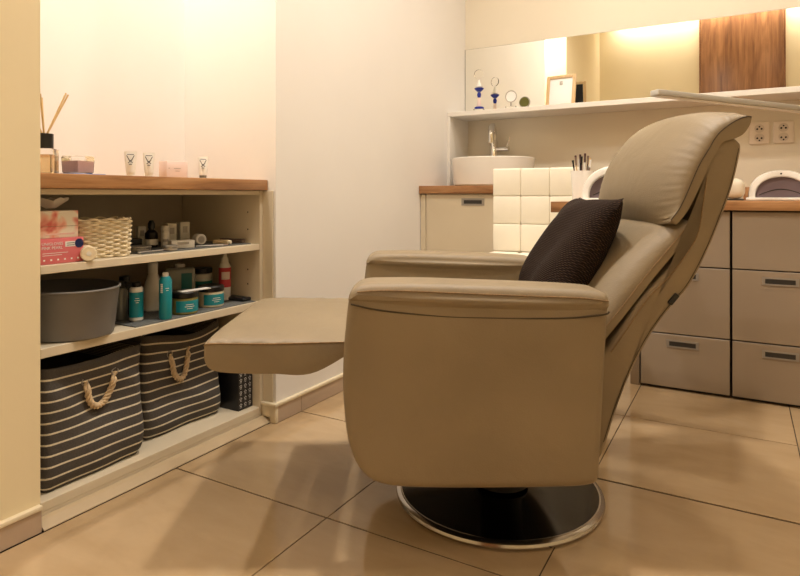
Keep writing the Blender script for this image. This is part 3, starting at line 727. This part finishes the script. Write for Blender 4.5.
# small cosmetics along the upper shelf
def carton(x, y, sx, sy, h, rz, label, mat='bottle_white', cat='box', z=ZL):
    t = empty('small_carton', (x, y, z), label, cat, rz); box('carton', mat, -sx / 2, sx / 2, -sy / 2, sy / 2, 0, h, .001, t)
    box('printed_panel', 'tin_silver', sx / 2 + .0001, sx / 2 + .0004, -sy * .25, sy * .25, h * .5, h * .8, 0, t); return t
carton(-1.73, 1.30, .03, .026, .062, R(-20), 'small white carton standing behind the black bottle on the upper shelf')
bottle('dropper_bottle', -1.635, 1.268, ZL, [(0, 0), (.018, 0), (.02, .003), (.02, .045), (.009, .056), (.009, .06), (0, .06)], 'black_plastic', 'black bottle with white label on the upper shelf', 'bottle', [(0, .0601), (.011, .0601), (.011, .075), (.006, .085), (0, .086)], bands=((.0202, .008, .026, -100, 40, 'bottle_white', 'label_band'),))
bottle('lotion_stick', -1.60, 1.292, ZL, CY(.0125, .052), 'bottle_white', 'white cylinder stick standing on the upper shelf beside the black bottle', 'bottle', CP(.0125, .0525, .068), 'bottle_white', bands=((.0126, .018, .026, -70, 10, 'tin_silver', 'label_band'),))
carton(-1.68, 1.378, .028, .030, .070, R(-15), 'white carton standing behind the flat white box, nearer the black bottle')
carton(-1.68, 1.432, .028, .034, .073, R(-15), 'white carton standing behind the flat white box, farther from the black bottle')
t = carton(-1.535, 1.300, .040, .072, .024, R(-22), 'flat white box lying on the grey liner')
for (x, y, r, lb) in ((-1.555, 1.165, .032, 'round flat silver tin on the liner beside the woven basket'), (-1.495, 1.225, .022, 'smaller round silver tin lid lying on the shelf liner')):
    t = empty('flat_tin', (x, y, ZL), lb, 'tin'); lathe('tin', 'tin_silver', CY(r, .010), t, 32); lathe('lid', 'tin_silver', [(0, .0101), (r + .0015, .0101), (r + .0015, .014), (r - .002, .0155), (0, .0155)], t, 32)
tag(box('black_case', 'black_card', -.02, .02, -.03, .03, 0, .030, .004, loc=(-1.66, 1.21, ZL), seg=3), 'small black case between the basket and the black bottle', 'case')
t = empty('tape_roll', (-1.575, 1.408, ZL + .0185), 'white tape roll lying on edge on the upper shelf', 'roll', R(-20))
lathe('roll', 'bottle_white', [(.0, -.018), (.016, -.018), (.018, -.016), (.018, .016), (.016, .018), (0, .018)], t, 24, (0, 0, 0), (0, R(90), 0))
lathe('roll_face', 'tin_silver', [(0, .0181), (.011, .0181), (.011, .0185), (0, .0185)], t, 20, (0, 0, 0), (0, R(90), 0))
t = empty('yellow_tube', (-1.515, 1.452, ZL + .0085), 'yellowish metal tube lying flat on the shelf liner', 'tube', R(20)); 
lathe('body', 'tan_leaf', [(0, -.03), (.007, -.03), (.008, -.028), (.008, .022), (0, .022)], t, 16, (0, 0, 0), (0, R(90), 0)); lathe('cap', 'weave', [(0, .0222), (.006, .0222), (.006, .032), (0, .032)], t, 16, (0, 0, 0), (0, R(90), 0))
t = empty('nail_file', (-1.55, 1.533, ZL), 'brown nail file block at the far end of the upper shelf', 'nail file', R(5)); box('block', 'brush_ferrule', -.05, .05, -.009, .009, 0, .012, .002, t); box('grit_face', 'maroon', -.048, .048, -.008, .008, .0122, .0135, 0, t)
for (x, y, rz, lb) in ((-1.49, 1.375, 70, 'thin silver metal tool lying along the shelf edge'), (-1.485, 1.15, 95, 'pair of slim tweezers lying beside the woven basket')):
    t = empty('metal_tool', (x, y, ZL), lb, 'tool', R(rz)); tube('shaft', 'tin_silver', [(-.045, 0, .003), (.045, 0, .003)], .0026, t, 8); tube('tip', 'brush_ferrule', [(.0452, 0, .003), (.06, 0, .003)], .0018, t, 8)

# --- lower shelf
t = empty('wash_bowl', (-1.558, .943, Z2), 'round grey plastic wash bowl on the lower niche shelf', 'bowl')
lathe('bowl', 'basin_grey', [(0, 0), (.103, 0), (.108, .004), (.120, .119), (.122, .123), (.1185, .124), (.1155, .119), (.104, .008), (0, .006)], t, 64, sx=1.22, sy=1.0)
tube('rim', 'basin_grey', [(1.22 * .1205 * math.cos(a), .1205 * math.sin(a), .1235) for a in [i / 56 * 2 * math.pi for i in range(56)]], .0035, t, 8, True)
tag(box('shelf_liner', 'mat_grey', -1.80, -1.452, 1.075, 1.545, Z2, Z2 + .002), 'grey liner mat on the lower niche shelf', 'mat')
ZM = Z2 + .0025
def plabel(t, r, z0, a0, rows, mat='print_white', rowh=.0035, gap=.006):
    for k, (w_, off) in enumerate(rows):
        bm = bmesh.new(); n = 6; a = R(a0 + off); rr = r + .0009; z = z0 - k * gap; hw = w_ / r / 2
        A = [bm.verts.new((rr * math.cos(a - hw + 2 * hw * i / n), rr * math.sin(a - hw + 2 * hw * i / n), z)) for i in range(n + 1)]
        B = [bm.verts.new((rr * math.cos(a - hw + 2 * hw * i / n), rr * math.sin(a - hw + 2 * hw * i / n), z + rowh * .5)) for i in range(n + 1)]
        for i in range(n): bm.faces.new([A[i], A[i + 1], B[i + 1], B[i]])
        finish(bm, 'printed_line', mat, t)
AC = -38   # bearing of the camera as seen from the shelf
bottle('grey_bottle', -1.575, 1.117, ZM, [(0, 0), (.017, 0), (.019, .003), (.019, .082), (.013, .092), (0, .092)], 'bottle_grey', 'grey bottle with black cap beside the wash bowl', 'bottle', CP(.012, .0922, .112))
b_ = bottle('teal_bottle', -1.52, 1.128, ZM, CY(.0185, .098, .004), 'bottle_white', 'white bottle with wide teal label and black lid on the lower shelf', 'bottle', CP(.012, .0982, .112), bands=((.0186, .012, .084, -150, 90, 'teal', 'label_band'),))
plabel(b_, .0192, .066, AC + 8, ((.010, 0), (.014, 0), (.008, 0)))
b_ = bottle('teal_spray_can', -1.472, 1.190, ZM, [(0, 0), (.0165, 0), (.018, .003), (.018, .112), (.012, .124), (0, .124)], 'teal', 'slim teal bottle with white top in front of the clear jug', 'bottle', CP(.0085, .1242, .136), 'bottle_white')
for z0, z1 in ((.070, .105),): plabel(b_, .0182, z0 + .03, AC - 35, ((.007, 0), (.007, 0), (.007, 0), (.007, 0), (.007, 0)), rowh=.009, gap=.0055)
plabel(b_, .0182, .09, AC + 15, ((.010, 0), (.006, 0)))
def jar(x, y, r, h, mat, label, lidm='black_plastic', lab='teal', hl=.02):
    t = bottle('cream_jar', x, y, ZM, [(0, 0), (r - .003, 0), (r, .003), (r, h), (r - .004, h + .002), (0, h + .002)], mat, label, 'jar', [(0, h + .0022), (r + .0005, h + .0022), (r + .0012, h + .004), (r + .0012, h + hl - .003), (r - .002, h + hl), (0, h + hl)], lidm, bands=((r + .0001, .008, h - .006, AC - 40, AC + 90, lab, 'label_band'),), seg=40)
    plabel(t, r + .0006, h * .62, AC + 20, ((.024, 0), (.03, 0), (.018, 0))); return t
jar(-1.494, 1.278, .0395, .048, 'jar_green', 'wide jar of green cream with teal label and black lid')
jar(-1.512, 1.402, .0395, .048, 'jar_cream', 'wide jar of cream-coloured balm with teal label and black lid')
tag(box('paper_slip', 'print_white', -.014, .014, -.05, .05, 0, .0018, loc=(-1.475, 1.300, ZM + .0685), rot=(0, 0, R(-8))), 'white paper slip lying on the green cream jar lid', 'paper')
bottle('pump_bottle', -1.62, 1.262, ZM, [(0, 0), (.030, 0), (.033, .004), (.030, .06), (.018, .105), (.013, .115), (0, .115)], 'bottle_white', 'white conical bottle with pale cap behind the slim teal bottle', 'bottle', CP(.015, .1152, .150), 'bottle_white')
t = empty('clear_jug', (-1.66, 1.40, ZM), 'translucent grey jug with teal label at the back of the lower shelf', 'jug', R(-35))
box('body', 'jug_clear', -.03, .03, -.048, .048, 0, .118, .012, t, 4); box('label', 'teal_dark', .0301, .0307, 0.002, .036, .03, .10, 0, t); lathe('cap', 'bottle_white', CP(.016, .1185, .130), t, 20)
bottle('tall_jar', -1.66, 1.497, ZM, CY(.034, .088, .004), 'bottle_white', 'white jar with teal band behind the balm jar', 'jar', CP(.035, .0885, .106), bands=((.0342, .02, .062, -150, 90, 'teal_dark', 'label_band'),))
b_ = bottle('red_label_bottle', -1.56, 1.508, ZM, [(0, 0), (.0185, 0), (.020, .003), (.020, .115), (.014, .127), (0, .127)], 'bottle_white', 'white bottle with red label and tapered nozzle on the lower shelf', 'bottle', [(0, .1272), (.013, .1272), (.012, .142), (.007, .150), (.006, .158), (0, .158)], 'bottle_white', bands=((.0201, .045, .112, -150, 90, 'label_red', 'label_band'), (.0209, .072, .098, -75, 5, 'pink_card', 'label_panel')))
tag(box('black_pouch', 'black_card', -.05, .045, -.022, .018, 0, .012, .005, loc=(-1.515, 1.527, ZM), seg=3), 'flat black pouch at the end of the lower shelf', 'pouch')
bottle('dark_bottle', -1.625, 1.165, ZM, CY(.022, .10, .004), 'black_plastic', 'black bottle standing behind the white and teal bottle', 'bottle', CP(.015, .1002, .118))

# --- storage bins
def bin_(cx, cy, hx, hy, h, seed, label, rz, off, yc, drop):
    t = empty('storage_bin', (cx, cy, Z0), label, 'storage bin', rz)
    rnd = random.Random(seed); n = 96; m = 30; bm = bmesh.new(); lay = bm.verts.layers.float.new('rise')
    base = rrect(hx, hy, .024, n)
    def disp(p, nrm, q):
        fr = max(0, nrm.x); u = p.y / hy
        d = -.016 * fr * math.exp(-((u - .1) / .55) ** 2) * math.exp(-((q - .62) / .2) ** 2)
        d += .012 * fr * math.exp(-((q - .22) / .2) ** 2) * (.6 + .4 * u)
        d += -.007 * fr * abs(math.sin(2.2 * u + 5 * q + seed)) * (.3 + q)
        d += .004 * math.sin(7 * q + 5 * u + seed) * (1 - fr * .3)
        return d
    rows = []
    for j in range(m + 1):
        q = j / m; row = []
        for k, p in enumerate(base):
            t2 = (base[(k + 1) % n] - base[k - 1]).normalized(); nrm = Vector((t2.y, -t2.x))
            pp = p * (1 - .02 * (1 - q)) + nrm * (disp(p, nrm, q) - (.012 * (1 - min(1, q * 12)) if j < 3 else 0))
            z = q * h + (q ** 3) * .006 * math.sin(3 * p.y / hy + seed) + (q ** 2) * (-.008) * math.cos(2.5 * p.y / hy)
            v = bm.verts.new((pp.x, pp.y, z)); v[lay] = q * h / .0268 + off; row.append(v)
        rows.append(row)
    # folded hem and inner cloth
    for sc, dz in ((.985, .003), (.955, -.002), (.87, -.05), (.80, -h * .8)):
        row = []
        for v in rows[m]:
            w_ = bm.verts.new((v.co.x * sc, v.co.y * sc, max(.008, v.co.z + dz))); w_[lay] = (h + .0) / .0268 + off if dz > -.01 else 0.0; row.append(w_)
        rows.append(row)
    for a, b2 in zip(rows, rows[1:]):
        for i in range(n): bm.faces.new([a[i], a[(i + 1) % n], b2[(i + 1) % n], b2[i]])
    bm.faces.new(rows[0]); bm.faces.new(rows[-1]); finish(bm, 'fabric_body', 'striped_fabric', t, smooth=70)
    # rope handle with eyelets
    hw_, zt = .040, h - .052
    xf = lambda u, z: hx + disp(Vector((hx, u)), Vector((1, 0)), z / h) - .02 * hx * (1 - z / h)
    pts = []
    for i in range(31):
        a = math.pi * i / 30; y = yc - hw_ * math.cos(a) * (.9 if 0 < i < 30 else 1); z = zt - drop * math.sin(a) ** .8 if 0 < i < 30 else zt
        z += .012 * (y / hy)
        pts.append(Vector((xf(y, z) + (.008 if 1 < i < 29 else -.002), y, z)))
    rope = bmesh.new()
    for s in range(3):
        q = []
        for i, p in enumerate(pts):
            for f in (0, .5):
                p2 = p.lerp(pts[min(i + 1, 30)], f); ph = (i + f) * 1.0 + s * 2.094
                tg = (pts[min(i + 1, 30)] - pts[max(i - 1, 0)]).normalized(); bn = tg.cross(Vector((1, 0, 0))).normalized()
                q.append(p2 + Vector((.0050 * math.cos(ph), 0, 0)) + bn * .0050 * math.sin(ph))
        tube_bm(rope, q[:-1], .0042, 7)
    ho = finish(rope, 'rope_handle', 'rope', t, smooth=70)
    for p in (pts[0], pts[-1]):
        tube('eyelet', 'handle_metal', [(p.x + .002, p.y + .0095 * math.cos(a), p.z + .0095 * math.sin(a)) for a in [i / 16 * 2 * math.pi for i in range(16)]], .002, t, 6, True)
    return t
bin_(-1.632, .972, .165, .146, .302, 1, 'dark striped fabric storage bin with rope handle below the grey wash bowl', R(2), .12, .010, .078)
bin_(-1.672, 1.311, .150, .152, .298, 4, 'dark striped fabric storage bin with rope handle beside the black printed box', R(0), .12, -.020, .088)
t = empty('black_box', (-1.54, 1.520, Z0), 'black carton with white floral print beside the striped bins', 'box')
box('carton', 'black_card', -.065, .065, -.033, .033, 0, .205, .001, t)
for r_ in range(9):
    for c2 in range(3):
        y = -.022 + .021 * c2; z = .018 + .021 * r_; bm = bmesh.new()
        for k in range(5):
            a = R(72 * k + 18); bx(bm, .0651, .0655, y + .0042 * math.cos(a) - .0013, y + .0042 * math.cos(a) + .0013, z + .0042 * math.sin(a) - .0013, z + .0042 * math.sin(a) + .0013)
        bx(bm, .0651, .0655, y - .004, y + .004, z - .0085, z - .0075); finish(bm, 'printed_flower', 'print_white', t, smooth=0)

# ================================================================== CEILING LIGHTS
LL = ['round recessed ceiling downlight above the recliner footrest', 'round recessed ceiling downlight above the white tufted chair', 'round recessed ceiling downlight above the desk nail lamp', 'round recessed ceiling downlight over the open floor beside the recliner back', 'round recessed downlight in the niche ceiling']
for n_, (x, y, z, wt, spread, size) in enumerate(LAMPS):
    niche = x < -1.5
    t = empty('ceiling_downlight', (x, y, z), LL[n_], 'light', 0, 'ceiling downlights')
    r = size / 2
    lathe('trim_ring', 'white_plastic', [(r, .0), (r + .02, .0), (r + .02, .019), (r, .019)], t, 32)
    lathe('glowing_lens', 'lamp_glow', [(0, .006), (r - .001, .006), (r - .001, .016), (0, .016)], t, 32)
    ld = bpy.data.lights.new('downlight_beam', 'AREA'); ld.shape = 'DISK'; ld.size = size; ld.energy = wt; ld.color = (1.0, .955, .925) if niche else WARM; ld.spread = R(spread)
    lo = bpy.data.objects.new('downlight_beam', ld); COL.objects.link(lo); lo.parent = t; lo.location = (0, 0, -.004)

t = empty('added_wall_wash', (0.05, -0.60, 2.788), 'added unseen ceiling strip brightening the wall around the oak door panel', 'light')  # added fill strip, no known fixture: brightens the wall reflected in the mirror
box('housing', 'white_plastic', -1.3, 1.3, -.03, .03, .004, .021, .003, t)
box('glowing_lens', 'lamp_glow', -1.29, 1.29, -.022, .022, .0005, .0035, 0, t)
ld = bpy.data.lights.new('added_wash_beam', 'AREA'); ld.shape = 'RECTANGLE'; ld.size = 2.56; ld.size_y = .04; ld.energy = ADDED_WASH_W; ld.color = WARM; ld.spread = R(120)
lo = bpy.data.objects.new('added_wash_beam', ld); COL.objects.link(lo); lo.parent = t; lo.location = (0, 0, -.004); lo.rotation_euler = (R(-14), 0, 0)
